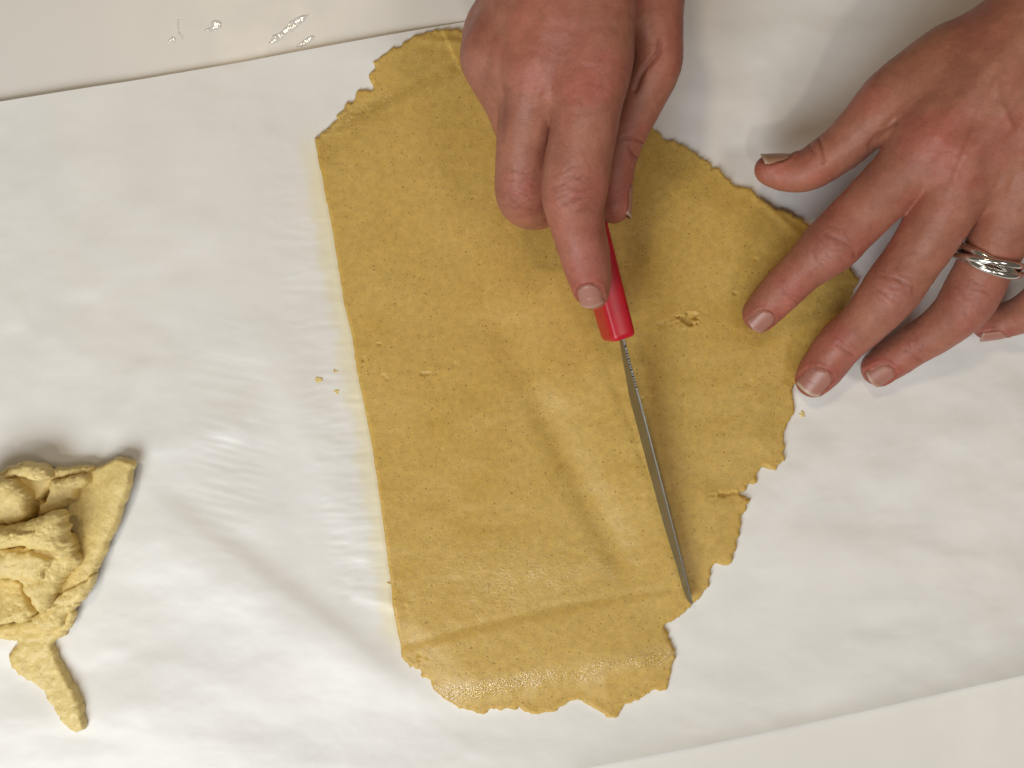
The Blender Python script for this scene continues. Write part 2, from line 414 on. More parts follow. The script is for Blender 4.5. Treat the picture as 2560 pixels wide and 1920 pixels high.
def dough_top(x, y, sd):
    so = np.where(np.abs(sd) < 1e-9, np.maximum(poly_sd(np.c_[x, y], open_poly), 0), np.maximum(poly_sd(np.c_[x, y], open_poly), sd))
    R = 1.2 * (1 + .5 * fbm(x * .5, y * .5, x * 0 + 3, 2))
    rnd_ = lambda t: np.sqrt(np.maximum(1 - (1 - np.clip(t, 0, 1)) ** 2, 0))
    prof = np.minimum(.55 + .45 * rnd_(so / np.maximum(R, .4)), .72 + .28 * rnd_(sd / .7))
    thin = .52 + .48 * sstep(0, 14, so)
    h = dough_h(x, y)
    crumb = .26 * np.maximum(fbm(x * .9, y * .9, x * 0 + 5, 3, .6), 0) * (1 - sstep(0, 2.5, so))
    for p in PITS: h = h + .75 * pit(x, y, *p[:7]) * np.minimum(1, sd / 1.0)
    return paper_z(x, y) + (THICK * thin + h * np.minimum(1, .4 + so / 6)) * prof + crumb
V, F = slab(dough_poly, .5, dough_top, lambda x, y: paper_z(x, y) - .3, .2)
_u, _v = seg_side(V[:, 0], V[:, 1], (1090, 1740), (1690, 1640)); oil = np.exp(-(_v / 3.5) ** 2)
_u, _v = seg_side(V[:, 0], V[:, 1], (800, 315), (960, 240)); oil = np.maximum(oil, np.exp(-((_v + 1) / 3.0) ** 2) * (_u > -.2) * (_u < 1.1))
_c = Wxy([(1330, 1440)])[0]; oil = np.maximum(oil, .45 * np.exp(-(((V[:, 0] - _c[0]) / 38) ** 2 + ((V[:, 1] - _c[1]) / 16) ** 2)))
oil = np.clip(oil * (1 + .6 * fbm(V[:, 0] * .3, V[:, 1] * .3, V[:, 0] * 0, 3)), 0, 1)
tag(mesh_obj('dough_sheet', V, F, M_DOUGH, colors=np.repeat(oil[:, None], 3, 1)), 'large rolled-out sheet of yellow shortcrust dough with one straight cut edge', 'dough')
def surf_z(px, py):
    p = Wxy([(px, py)]); return paper_z(p[:, 0], p[:, 1])[0]

# ------------------------------------------------------------------ dough scraps at the left
SCR = [(338, 1152), (294, 1145), (254, 1166), (226, 1172), (174, 1170), (113, 1180), (61, 1190), (0, 1210), (-60, 1240), (-80, 1330), (-70, 1450), (-20, 1520),
       (60, 1540), (140, 1548), (179, 1528), (207, 1490), (244, 1420), (282, 1335), (324, 1232)]
scr_poly = ragged(Wxy(SCR, 6.0), .45, .38, 11)
def tri_lift(x, y):
    c = Wxy([(338, 1152)])[0]; d = np.sqrt((x - c[0])**2 + (y - c[1])**2)
    u, v = seg_side(x, y, (338, 1152), (179, 1528))
    return 2.2 * np.exp(-(d / 16) ** 2) + 2.2 * np.exp(-((v + 0) / 5.0) ** 2) * sstep(-.1, .3, u) + .8
def tri_top(x, y, sd):
    t = np.clip(sd / 1.3, 0, 1); prof = .45 + .55 * np.sqrt(1 - (1 - t) ** 2)
    return paper_z(x, y) + tri_lift(x, y) + 3.2 * prof + .13 * fbm(x * .4, y * .4, x * 0 + 1.1, 4, .6) + .3 * np.maximum(fbm(x * 1.2, y * 1.2, x * 0 + 5, 3, .6), 0) * (1 - sstep(0, 1.5, sd))
V, F = slab(scr_poly, .45, tri_top, lambda x, y: paper_z(x, y) + tri_lift(x, y) - .2, .25)
tag(mesh_obj('dough_scrap', V, F, M_SCRAP), 'flat triangular dough offcut with a crumbly edge, lying under the crumpled lump', 'dough scrap', 'dough scraps at the left edge')
TAIL = [(-40, 1580), (0, 1560), (60, 1545), (120, 1545), (181, 1556), (160, 1589), (132, 1608), (134, 1630), (155, 1664), (183, 1711), (207, 1768), (213, 1819), (188, 1834), (155, 1805),
        (122, 1758), (100, 1722), (75, 1706), (40, 1690), (23, 1673), (19, 1640), (42, 1603), (0, 1599), (-40, 1600)]
tail_poly = ragged(Wxy(TAIL), .5, .6, 17)
def tail_top(x, y, sd):
    t = np.clip(sd / 2.2, 0, 1); prof = .35 + .65 * np.sqrt(1 - (1 - t) ** 2)
    u, v = seg_side(x, y, (110, 1600), (195, 1825))
    return paper_z(x, y) + 3.0 * prof + .9 * np.exp(-((v - 3) / 3.) ** 2) + .2 * fbm(x * .5, y * .5, x * 0 + 3.1, 4, .6) + .3 * np.maximum(fbm(x * 1.3, y * 1.3, x * 0 + 5, 3, .6), 0) * (1 - sstep(0, 2, sd))
V, F = slab(tail_poly, .45, tail_top, lambda x, y: paper_z(x, y) - .2, .25)
tag(mesh_obj('dough_scrap', V, F, M_SCRAP), 'narrow tail of dough pointing down from below the crumpled lump', 'dough scrap', 'dough scraps at the left edge')

# ------------------------------------------------------------------ signed distance fields -> continuous meshes
class Field:
    def __init__(s, lo, hi, h):
        s.lo = np.array(lo, float); s.h = h
        s.n = np.ceil((np.array(hi) - s.lo) / h).astype(int) + 1
        s.ax = [(s.lo[i] + np.arange(s.n[i]) * h).astype(np.float32) for i in range(3)]
    def empty(s): return np.full(tuple(s.n), 60.0, np.float32)
    def chain(s, pts, rad, up=None, flat=1.0, margin=13.0, dense=6, half=None, rag=0.0):
        """tube along a smooth curve with a radius profile; flat<1 squashes it along `up`"""
        pts = np.asarray(pts, float); rad = np.asarray(rad, float)
        P, R = spline(pts, rad, dense)
        d = s.empty()
        if up is not None: up = np.asarray(up, float) / np.linalg.norm(up)
        for a, b, ra, rb in zip(P[:-1], P[1:], R[:-1], R[1:]):
            m = max(ra, rb) + margin
            l = np.minimum(a, b) - m; u = np.maximum(a, b) + m
            i0 = np.clip(np.floor((l - s.lo) / s.h).astype(int), 0, s.n); i1 = np.clip(np.ceil((u - s.lo) / s.h).astype(int) + 1, 0, s.n)
            if (i1 <= i0).any(): continue
            X = s.ax[0][i0[0]:i1[0], None, None] - a[0]; Y = s.ax[1][None, i0[1]:i1[1], None] - a[1]; Z = s.ax[2][None, None, i0[2]:i1[2]] - a[2]
            e = b - a; L2 = max(e @ e, 1e-9)
            t = np.clip((X * e[0] + Y * e[1] + Z * e[2]) / L2, 0, 1)
            dx = X - t * e[0]; dy = Y - t * e[1]; dz = Z - t * e[2]
            q = dx * dx + dy * dy + dz * dz
            if up is not None and flat != 1.0:
                vu = dx * up[0] + dy * up[1] + dz * up[2]; q = q + vu * vu * (1 / flat**2 - 1)
            if half is not None:       # flat strip with a square section and a ragged rim
                vu = dx * up[0] + dy * up[1] + dz * up[2]; lat = np.sqrt(np.maximum(q - vu * vu, 0)) - (ra + t * (rb - ra))
                if rag: lat = lat + rag * fbm((X + a[0]) * .42, (Y + a[1]) * .42, (Z + a[2]) * .25, 3, .65)
                vv = np.abs(vu) - half; hh = np.clip(.9 - np.abs(vv - lat), 0, None); v = np.maximum(vv, lat) + hh * hh / 3.6
            else: v = np.sqrt(q) - (ra + t * (rb - ra))
            sub = d[i0[0]:i1[0], i0[1]:i1[1], i0[2]:i1[2]]
            np.minimum(sub, v, out=sub)
        return d
    def sample(s, d, P):
        g = (np.asarray(P, float) - s.lo) / s.h
        i = np.clip(np.floor(g).astype(int), 0, s.n - 2); f = np.clip(g - i, 0, 1); r = 0
        for a in (0, 1):
            for b in (0, 1):
                for c in (0, 1):
                    r = r + d[i[:, 0] + a, i[:, 1] + b, i[:, 2] + c] * (f[:, 0] if a else 1 - f[:, 0]) * (f[:, 1] if b else 1 - f[:, 1]) * (f[:, 2] if c else 1 - f[:, 2])
        return r
    def surface(s, d, smooth=2):
        ins = d < 0; n = s.n
        act = np.zeros(tuple(n - 1), np.int8)
        for a in (0, 1):
            for b in (0, 1):
                for c in (0, 1): act += ins[a:n[0]-1+a, b:n[1]-1+b, c:n[2]-1+c]
        I = np.argwhere((act > 0) & (act < 8)); idx = np.full(tuple(n - 1), -1, np.int64); idx[I[:, 0], I[:, 1], I[:, 2]] = np.arange(len(I))
        cor = np.array([(a, b, c) for a in (0, 1) for b in (0, 1) for c in (0, 1)])
        val = np.stack([d[I[:, 0]+c[0], I[:, 1]+c[1], I[:, 2]+c[2]] for c in cor], 1)
        acc = np.zeros((len(I), 3)); cnt = np.zeros(len(I))
        for i in range(8):
            for j in range(i + 1, 8):
                if np.abs(cor[i] - cor[j]).sum() != 1: continue
                cr = (val[:, i] < 0) != (val[:, j] < 0)
                t = np.where(cr, val[:, i] / np.where(cr, val[:, i] - val[:, j], 1), 0)
                p = cor[i] + t[:, None] * (cor[j] - cor[i]); acc += np.where(cr[:, None], p, 0); cnt += cr
        V = s.lo + (I + acc / np.maximum(cnt, 1)[:, None]) * s.h
        F = []
        for ax in range(3):
            o1, o2 = [(1, 2), (2, 0), (0, 1)][ax]
            sl0 = [slice(None)] * 3; sl1 = [slice(None)] * 3; sl0[ax] = slice(0, -1); sl1[ax] = slice(1, None)
            ch = ins[tuple(sl0)] != ins[tuple(sl1)]
            E = np.argwhere(ch)
            ok = (E[:, o1] > 0) & (E[:, o2] > 0) & (E[:, o1] < n[o1] - 1) & (E[:, o2] < n[o2] - 1); E = E[ok]
            q = []
            for (da, db) in ((-1, -1), (0, -1), (0, 0), (-1, 0)):
                e = E.copy(); e[:, o1] += da; e[:, o2] += db; q.append(idx[e[:, 0], e[:, 1], e[:, 2]])
            q = np.stack(q, 1); st = ins[E[:, 0], E[:, 1], E[:, 2]]
            q[~st] = q[~st][:, ::-1]; F.append(q)
        F = np.vstack(F)
        V = relax(V, F, smooth)
        return V, F
def relax(V, F, it):
    e = np.vstack([F[:, [0, 1]], F[:, [1, 2]], F[:, [2, 3]], F[:, [3, 0]]]); deg = np.bincount(e[:, 0], minlength=len(V)).astype(float)
    for _ in range(it):
        for lam in (.5, -.45):
            A = np.stack([np.bincount(e[:, 0], V[e[:, 1], k], minlength=len(V)) for k in range(3)], 1) / np.maximum(deg, 1)[:, None]
            V = V + lam * (A - V)
    return V
def normals(V, F):
    a = np.cross(V[F[:, 2]] - V[F[:, 0]], V[F[:, 3]] - V[F[:, 1]]); N = np.zeros_like(V)
    for k in range(4):
        for c in range(3): N[:, c] += np.bincount(F[:, k], a[:, c], minlength=len(V))
    return N / (np.linalg.norm(N, axis=1, keepdims=True) + 1e-9)
def spline(P, R, m):
    n = len(P); out = []; rr = []
    for i in range(n - 1):
        p0, p1, p2, p3 = P[max(i-1, 0)], P[i], P[i+1], P[min(i+2, n-1)]
        r0, r1, r2, r3 = R[max(i-1, 0)], R[i], R[i+1], R[min(i+2, n-1)]
        for j in range(m):
            t = j / m
            f = lambda a, b, c, d: .5 * (2*b + (c-a)*t + (2*a-5*b+4*c-d)*t*t + (3*b-a-3*c+d)*t**3)
            out.append(f(p0, p1, p2, p3)); rr.append(max(f(r0, r1, r2, r3), .3))
    out.append(P[-1]); rr.append(R[-1]); return np.array(out), np.array(rr)
def smin(a, b, k):
    h = np.clip(k - np.abs(a - b), 0, None); return np.minimum(a, b) - h * h / (4 * k)
def px_chain(rows):
    """rows of (px, py, z, half width in px) -> points and radii in mm"""
    return np.array([W(r[0], r[1], r[2]) for r in rows]), np.array([r[3] * s_at(r[2]) for r in rows])

# ------------------------------------------------------------------ hands
SKIN = np.array([.358, .144, .094])
def build_hand(label, fingers, palm, kfinger, kpalm, knuckles, creases, nails, lo, hi, spots=(), seed=1., tendons=(), extra=None):
    f = Field(lo, hi, .62)
    body = None
    for rows, flat, up in palm:
        p, r = px_chain(rows); d = f.chain(p, r, up, flat); body = d if body is None else smin(body, d, kpalm)
    total = body.copy(); kk = (.5 + 5.0 * (1 - sstep(0.0, 6.5, body))).astype(np.float32)
    for rows in fingers:
        p, r = px_chain(rows); d = f.chain(p, r)
        fi = smin(body, d, kfinger)
        ke = (.35 + (kk - .35) * sstep(.15, 1.2, body - fi) * sstep(.15, 1.2, body - total)).astype(np.float32)
        total = smin(total, fi, ke)
    V, F = f.surface(total, 3)
    N = normals(V, F)
    # photo-plane coordinates, used to place creases on the side that faces up
    s = MM_PX * (CAM_H - V[:, 2]) / CAM_H
    PX = V[:, 0] / s + 1280; PY = 960 - V[:, 1] / s
    up = sstep(.02, .3, N[:, 2])
    disp = .16 * fbm(V[:, 0] * .11 + seed, V[:, 1] * .11, V[:, 2] * .11, 3) + .05 * fbm(V[:, 0] * .6 + seed, V[:, 1] * .6, V[:, 2] * .6, 3)
    col = np.tile(SKIN, (len(V), 1))
    mott = fbm(V[:, 0] * .14 + seed * 3, V[:, 1] * .14, V[:, 2] * .14, 4)
    col *= (1 + mott[:, None] * np.array([.09, .13, .12]))
    red = sstep(.1, .9, fbm(V[:, 0] * .07 + seed * 5, V[:, 1] * .07 + 4, V[:, 2] * .07, 3) + .3)
    col *= (1 - red[:, None] * np.array([-.03, .10, .06]))
    fine = fbm(V[:, 0] * .9, V[:, 1] * .9 + seed, V[:, 2] * .9, 2); col *= 1 + .05 * fine[:, None]
    def dist_poly(pts):
        best = np.full(len(V), 1e9); mm = 0.118
        for a, b in zip(pts[:-1], pts[1:]):
            e = (b[0]-a[0], b[1]-a[1]); L2 = e[0]**2 + e[1]**2 + 1e-9
            t = np.clip(((PX - a[0]) * e[0] + (PY - a[1]) * e[1]) / L2, 0, 1)
            best = np.minimum(best, (PX - a[0] - t*e[0])**2 + (PY - a[1] - t*e[1])**2)
        return np.sqrt(best) * mm
    for pts, depth, wd in creases:
        g = np.exp(-(dist_poly(pts) / wd) ** 2) * up
        disp -= depth * g; col *= 1 - .30 * min(depth / .4, 1.0) * g[:, None] * np.array([.75, 1, 1])  # sink the crease and paint occlusion shade into its skin colour
    for pts, hgt, wd in tendons:
        disp += hgt * np.exp(-(dist_poly(pts) / wd) ** 2) * up
    for (kx, ky, dx, dy, wpx, kind) in knuckles:          # folds of skin across a joint
        L = math.hypot(dx, dy); dx, dy = dx / L, dy / L
        a = ((PX - kx) * dx + (PY - ky) * dy) / wpx; b = (-(PX - kx) * dy + (PY - ky) * dx) / wpx
        m = (np.abs(a) < 1.2) & (np.abs(b) < 1.2)
        if not m.any(): continue
        am, bm = a[m], b[m]; upm = up[m]
        rr = random.Random(int(kx * 7 + ky)); g = np.zeros(m.sum())
        offs = {'pip': (-.56, -.40, -.25, -.11, .04, .18, .33, .50), 'dip': (-.22, -.04, .12), 'mcp': (-.5, -.36, -.22, -.1, .02, .14, .26, .38, .5)}[kind]
        for o in offs:
            bow = (o * 1.1 if kind == 'pip' else rr.uniform(-.1, .1))
            line = o + bow * -.55 * bm**2 * 1.2 + .11 * fbm(bm * 3.5 + o * 20, bm * 0 + kx, bm * 0, 2)
            half = rr.uniform(.42, .72); off = rr.uniform(-.2, .2)
            dep = rr.uniform(.5, 1.0) * {'pip': .22, 'dip': .17, 'mcp': .06}[kind]
            wl = rr.uniform(.024, .042)
            g += dep * np.exp(-((am - line) / wl) ** 2) * (1 - sstep(half * .5, half, np.abs(bm - off)))
        disp[m] -= g * upm
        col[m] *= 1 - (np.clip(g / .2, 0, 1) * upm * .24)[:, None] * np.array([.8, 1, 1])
        rd = np.exp(-(am**2 + bm**2) / .32) * upm
        col[m] *= 1 + rd[:, None] * (np.array([.03, -.12, -.04]) if kind != 'mcp' else np.array([.06, -.08, -.04]))
    for (sx, sy, rpx, c, amt) in spots:
        g = amt * np.exp(-((PX - sx)**2 + (PY - sy)**2) / rpx**2) * up
        col[:] = col * (1 - g[:, None]) + np.array(c) * g[:, None]
    # nails: plates laid on the finger, and the fold of skin round them
    plates = []
    for nl in nails:
        Cn = W(nl['c'][0], nl['c'][1], nl['z']); a = np.array(nl['a'], float); nn = np.array(nl['n'], float)
        nn /= np.linalg.norm(nn); a = a - nn * (a @ nn); a /= np.linalg.norm(a); sd = np.cross(nn, a)
        ln, wd = nl['l'] / 2, nl['w'] / 2
        q = V - Cn; u = (q @ a) / ln; v = (q @ sd) / wd; hh = q @ nn
        near = (np.abs(u) < 2) & (np.abs(v) < 2) & (N @ nn > .05) & (np.abs(hh) < 14)
        rr = (np.abs(u)**2.6 + np.abs(v)**2.6) ** (1 / 2.6)
        disp = disp + np.where(near, -.45 * (1 - sstep(.75, 1.0, rr)), 0)
        ring = np.exp(-((rr - 1.20) / .13) ** 2) * (u < .75)
        disp = disp + np.where(near, .30 * ring, 0)
        col = np.where((near & (np.abs(rr - 1.03) < .07))[:, None], col * np.array([.72, .62, .6]), col)
        tipm = np.where(near, np.exp(-((rr - 1.3) / .4) ** 2), 0); col *= 1 + tipm[:, None] * np.array([.05, -.08, -.03])
        nu, nv = 22, 17
        gu, gv = np.meshgrid(np.linspace(-1, 1, nu), np.linspace(-1, 1, nv), indexing='ij')
        # square grid bent to a rounded plate
        ex = 1 - .5 * (gv ** 2); cu = gu * np.where(gu < 0, 1 - .42 * gv**2, 1 - .20 * gv**2 * 1.0); cv = gv * np.where(gu < 0, 1 - .16 * gu**2, 1 - .05 * gu**2)
        base = Cn + cu.ravel()[:, None] * ln * a + cv.ravel()[:, None] * wd * sd
        t = np.full(len(base), 14.0); alive = np.ones(len(base), bool)
        for _ in range(400):
            dd = f.sample(total, base + nn * t[:, None]); alive &= dd > .02
            if not alive.any(): break
            t = np.where(alive, t - np.clip(dd * .5, .02, .6), t)
            alive &= t > -8
        tg = t.reshape(nu, nv)
        # a nail is straight along its length: take the height profile from its middle, tilt by the trend
        mid = tg[int(nu * .2):int(nu * .75)].mean(0); trend = np.polyfit(np.linspace(-.6, .5, int(nu * .75) - int(nu * .2)), tg[int(nu * .2):int(nu * .75), 5:12].mean(1), 1)[0]
        tt = mid[None, :] + gu * trend * .85
        tt = np.where(gu < .2, tg * .5 + tt * .5, tt)
        lift = .16 - .50 * np.maximum(sstep(.72, 1, np.abs(gv)) * np.where(gu > .75, .5, 1), sstep(.78, 1, -gu)) + nl.get('lift', 0)
        P = base + nn * (tt + lift).ravel()[:, None]
        low = P - nn * .38
        cc = np.tile(np.array(nl.get('col', (.385, .172, .132))), (len(P), 1))
        edge = sstep(.74, .90, gu + .10 * (gv**2)).ravel() * nl.get('white', .6); cc = cc * (1 - edge[:, None]) + np.array([.54, .41, .30]) * edge[:, None]
        lun = (1 - sstep(-.95, -.55, gu)).ravel() * .25; cc = cc * (1 - lun[:, None]) + np.array([.42, .21, .165]) * lun[:, None]
        iq = np.arange(nu * nv).reshape(nu, nv)
        Fq = np.c_[iq[:-1, :-1].ravel(), iq[1:, :-1].ravel(), iq[1:, 1:].ravel(), iq[:-1, 1:].ravel()].tolist()
        rim = list(iq[:, 0]) + list(iq[-1, 1:]) + list(iq[-2::-1, -1]) + list(iq[0, -2:0:-1]); K = nu * nv
        for i in range(len(rim)):
            b2 = rim[(i + 1) % len(rim)]; Fq.append([b2, rim[i], K + rim[i], K + b2])
        plates.append((np.vstack([P, low]), Fq, np.vstack([cc, cc])))
    V = V + N * disp[:, None]
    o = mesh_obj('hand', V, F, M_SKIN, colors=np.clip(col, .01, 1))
    tag(o, label, 'hand', 'pair of bare hands')
    for P, Fq, cc in plates: mesh_obj('fingernail', P, Fq, M_NAIL, o, colors=cc)
    return o

# ---- the hand holding the knife
IDX = [(1480, 150, 60, 88), (1470, 250, 60, 86), (1459, 330, 57, 84), (1446, 400, 54, 84), (1437, 465, 50, 84), (1436, 515, 48, 76), (1445, 570, 45, 68),
       (1460, 630, 42.5, 64), (1471, 680, 40, 57), (1478, 715, 38, 48), (1483, 737, 36.5, 37)]
MID = [(1342, 150, 56, 82), (1327, 250, 51, 76), (1315, 330, 47, 73), (1308, 420, 42, 71), (1307, 478, 37, 70), (1320, 503, 29, 67), (1350, 508, 20, 64), (1400, 480, 15, 56), (1445, 430, 13, 50), (1465, 400, 13, 44)]
RNG = [(1243, 145, 48, 84), (1268, 225, 43, 73), (1298, 305, 37, 67), (1325, 372, 29, 63), (1358, 392, 20, 58), (1400, 365, 14, 52), (1440, 310, 13, 46), (1455, 280, 13, 42)]
PNK = [(1238, 85, 38, 68), (1272, 165, 30, 60), (1312, 232, 22, 56), (1350, 240, 15, 50), (1395, 205, 12.5, 45), (1420, 160, 12.5, 41)]
THB = [(1600, -40, 48, 102), (1634, 80, 46, 74), (1640, 160, 44, 65), (1606, 240, 40, 60), (1568, 318, 37, 57), (1547, 372, 35, 55), (1533, 430, 34, 52), (1531, 480, 33, 50), (1533, 512, 33, 46)]
PALM_R = [([(1480, 165, 60, 84), (1492, 20, 64, 98), (1480, -280, 62, 120), (1490, -700, 64, 150), (1500, -1250, 66, 190)], 1.0, None),
          ([(1350, 165, 57, 84), (1385, 10, 62, 98), (1430, -280, 62, 120)], 1.0, None),
          ([(1250, 140, 47, 80), (1310, 0, 54, 92), (1400, -280, 58, 115)], 1.0, None),
          ([(1240, 92, 38, 66), (1302, -20, 44, 92), (1385, -280, 54, 110), (1460, -700, 62, 150), (1480, -1250, 66, 190)], 1.0, None),
          ([(1600, -60, 48, 100), (1545, -280, 52, 125), (1510, -700, 62, 150)], 1.0, None),
          ([(1420, 60, 44, 120), (1440, -150, 48, 150)], .8, (0, 0, 1))]
CR_R = [([(1560, 345), (1585, 348), (1600, 352), (1612, 360)], .55, .45), ([(1572, 368), (1582, 385), (1595, 394)], .45, .4),
        ([(1650, 105), (1648, 130), (1630, 152), (1612, 172), (1598, 195), (1588, 225)], .9, .8), ([(1378, 325), (1372, 350), (1362, 385), (1355, 420)], .15, .6),
        ([(1420, 440), (1440, 446), (1465, 458)], .22, .4), ([(1400, 507), (1430, 503), (1455, 497)], .25, .4), ([(1388, 480), (1408, 473), (1425, 470)], .18, .35),
        ([(1460, 385), (1470, 405), (1482, 428)], .2, .3), ([(1500, 150), (1512, 135), (1522, 122), (1532, 110)], .12, .3),
        ([(1260, 215), (1262, 260), (1258, 310), (1254, 350)], .35, 1.2), ([(1245, 450), (1275, 448), (1300, 452)], .12, .35), ([(1250, 512), (1290, 520), (1330, 522)], .2, .4)]
KN_R = [(1436, 478, .05, 1, 92, 'pip'), (1462, 655, .2, 1, 66, 'dip'), (1460, 215, -.1, 1, 120, 'mcp'), (1335, 190, -.1, 1, 100, 'mcp'), (1300, 470, -.05, 1, 80, 'pip')]
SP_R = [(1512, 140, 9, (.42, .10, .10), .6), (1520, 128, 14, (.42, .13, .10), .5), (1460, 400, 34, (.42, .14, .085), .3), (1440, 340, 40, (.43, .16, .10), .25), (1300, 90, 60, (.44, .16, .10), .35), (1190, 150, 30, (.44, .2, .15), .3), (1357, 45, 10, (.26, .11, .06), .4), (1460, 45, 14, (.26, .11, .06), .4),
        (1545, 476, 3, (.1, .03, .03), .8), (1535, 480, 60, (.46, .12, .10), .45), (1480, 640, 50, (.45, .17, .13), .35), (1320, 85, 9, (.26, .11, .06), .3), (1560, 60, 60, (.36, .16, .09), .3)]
NL_R = [dict(c=(1475, 736), z=40, a=(.24, -.97, -.28), n=(-.14, -.30, 1), l=8.0, w=7.6, white=.35),
        dict(c=(1566, 502), z=33, a=(.03, -1, -.05), n=(1, .03, .30), l=11.0, w=7.4, white=.35, col=(.37, .18, .13))]
build_hand('hand reaching down from above, its index finger along the red knife handle', [IDX, MID, RNG, PNK, THB], PALM_R, 7.0, 10.0, KN_R, CR_R, NL_R,
           (-32, -2, 2), (72, 238, 92), SP_R, 1.7, [([(1480, 150), (1490, 0)], .5, 3.0), ([(1345, 150), (1375, 0)], .6, 3.0), ([(1245, 110), (1300, 40), (1330, 0)], .5, 2.5)])

# ---- the hand steadying the dough
L_IDX = [(2345, 335, 44, 86), (2270, 420, 40, 80), (2190, 500, 35, 74), (2130, 560, 31, 72), (2078, 612, 28, 71), (2035, 650, 24, 62), (2006, 676, 21, 57), (1960, 722, 16, 54), (1926, 757, 12, 50), (1900, 785, 9.5, 44)]
L_MID = [(2420, 385, 46, 88), (2385, 480, 43, 83), (2338, 565, 38, 78), (2285, 645, 33, 73), (2232, 722, 29, 73), (2195, 768, 25, 66), (2150, 815, 19, 60), (2100, 860, 14, 57), (2056, 920, 9.0, 54), (2034, 948, 7.2, 46)]
L_RNG = [(2575, 430, 46, 88), (2520, 550, 40, 78), (2470, 650, 35, 69), (2426, 740, 29, 70), (2392, 785, 25, 62), (2345, 825, 19, 55), (2284, 864, 13, 51), (2232, 897, 8.6, 49), (2198, 920, 7.0, 44)]
L_PNK = [(2720, 560, 38, 76), (2680, 660, 32, 66), (2625, 735, 24, 57), (2556, 785, 15, 47), (2500, 804, 10, 43), (2472, 812, 9, 39)]
L_THB = [(2375, 165, 42, 84), (2240, 250, 36, 72), (2170, 306, 31, 66), (2116, 360, 26, 60), (2064, 398, 22, 56), (2020, 424, 19, 52), (1975, 432, 17, 47), (1938, 427, 16, 42), (1924, 424, 16, 38)]
PALM_L = [([(2345, 335, 44, 84), (2455, 205, 50, 100), (2640, 20, 56, 130), (2900, -250, 62, 170), (3150, -520, 66, 200)], 1.0, None),
          ([(2420, 385, 46, 86), (2545, 245, 52, 100), (2700, 50, 56, 130)], 1.0, None),
          ([(2575, 430, 46, 86), (2650, 290, 51, 100), (2760, 70, 56, 130)], 1.0, None),
          ([(2720, 560, 38, 78), (2755, 370, 44, 98), (2820, 110, 52, 125), (2980, -200, 60, 170), (3200, -480, 66, 200)], 1.0, None),
          ([(2240, 250, 36, 70), (2362, 152, 42, 66), (2585, 62, 50, 105), (2880, -230, 60, 165)], 1.0, None),
          ([(2330, 250, 38, 90), (2480, 190, 42, 130), (2620, 200, 42, 150)], .7, (0, 0, 1))]
CR_L = [([(2044, 343), (2050, 360), (2054, 385), (2058, 408)], .6, .4), ([(2022, 360), (2028, 375), (2036, 385)], .4, .35), ([(2240, 303), (2225, 315), (2200, 330), (2185, 345), (2174, 364)], .6, .7),
        ([(2082, 440), (2088, 455)], .2, .5), ([(2290, 500), (2262, 528), (2240, 550)], .12, .9), ([(2440, 580), (2420, 600), (2405, 618)], .12, .9),
        ([(1955, 730), (1975, 745), (1995, 755)], .25, .4), ([(2090, 860), (2110, 878), (2132, 888)], .3, .4), ([(2262, 872), (2285, 892), (2308, 905)], .25, .4),
        ([(2064, 584), (2095, 597), (2130, 620), (2137, 640)], .32, .4), ([(2030, 625), (2038, 655), (2065, 672)], .2, .4), ([(2200, 688), (2245, 698), (2280, 718), (2284, 740)], .34, .4),
        ([(2190, 725), (2215, 735), (2250, 762)], .24, .4), ([(2425, 722), (2455, 728), (2475, 738)], .26, .4), ([(2410, 745), (2440, 752), (2456, 775)], .22, .4)]
KN_L = [(2078, 615, -.716, .698, 82, 'pip'), (1965, 718, -.7, .7, 62, 'dip'), (2232, 722, -.544, .839, 84, 'pip'), (2105, 862, -.6, .8, 66, 'dip'), (2428, 752, -.6, .8, 80, 'pip'),
        (2285, 866, -.82, .57, 60, 'dip'), (2380, 420, -.6, .8, 110, 'mcp'), (2345, 340, -.7, .7, 110, 'mcp')]
SP_L = [(2120, 500, 40, (.48, .18, .12), .3), (2150, 520, 25, (.5, .2, .14), .25), (2500, 150, 4, (.2, .09, .05), .7), (2362, 180, 4, (.2, .09, .05), .6), (2406, 122, 3, (.2, .09, .05), .6), (2060, 440, 60, (.46, .14, .09), .35), (1950, 450, 45, (.46, .14, .10), .4),
        (2340, 395, 60, (.47, .19, .14), .4), (2470, 330, 50, (.47, .2, .15), .3), (2060, 640, 40, (.43, .19, .15), .4), (2230, 730, 40, (.43, .19, .15), .4), (2430, 760, 40, (.43, .19, .15), .4), (1975, 770, 30, (.48, .16, .12), .4), (2000, 900, 40, (.47, .15, .11), .35), (2180, 920, 40, (.47, .15, .11), .35),
        (2330, 120, 90, (.33, .15, .08), .4), (2520, 40, 90, (.34, .15, .08), .35), (2255, 560, 14, (.46, .13, .09), .4)]
NL_L = [dict(c=(1903, 799), z=12, a=(-.68, -.72, -.42), n=(-.06, -.30, 1), l=8.0, w=7.2, white=.25),
        dict(c=(2036, 951), z=11, a=(-.50, -.86, -.32), n=(.05, -.25, 1), l=9.8, w=8.4, white=.9),
        dict(c=(2200, 934), z=10, a=(-.72, -.66, -.25), n=(.0, -.42, 1), l=8.2, w=7.4, white=.5),
        dict(c=(2476, 826), z=9, a=(-.96, -.26, -.2), n=(.05, -1.0, .75), l=8.2, w=7.0, white=.3),
        dict(c=(1940, 396), z=18, a=(-1, .02, -.05), n=(.0, 1, .55), l=10.0, w=7.6, white=.5, col=(.37, .20, .13))]
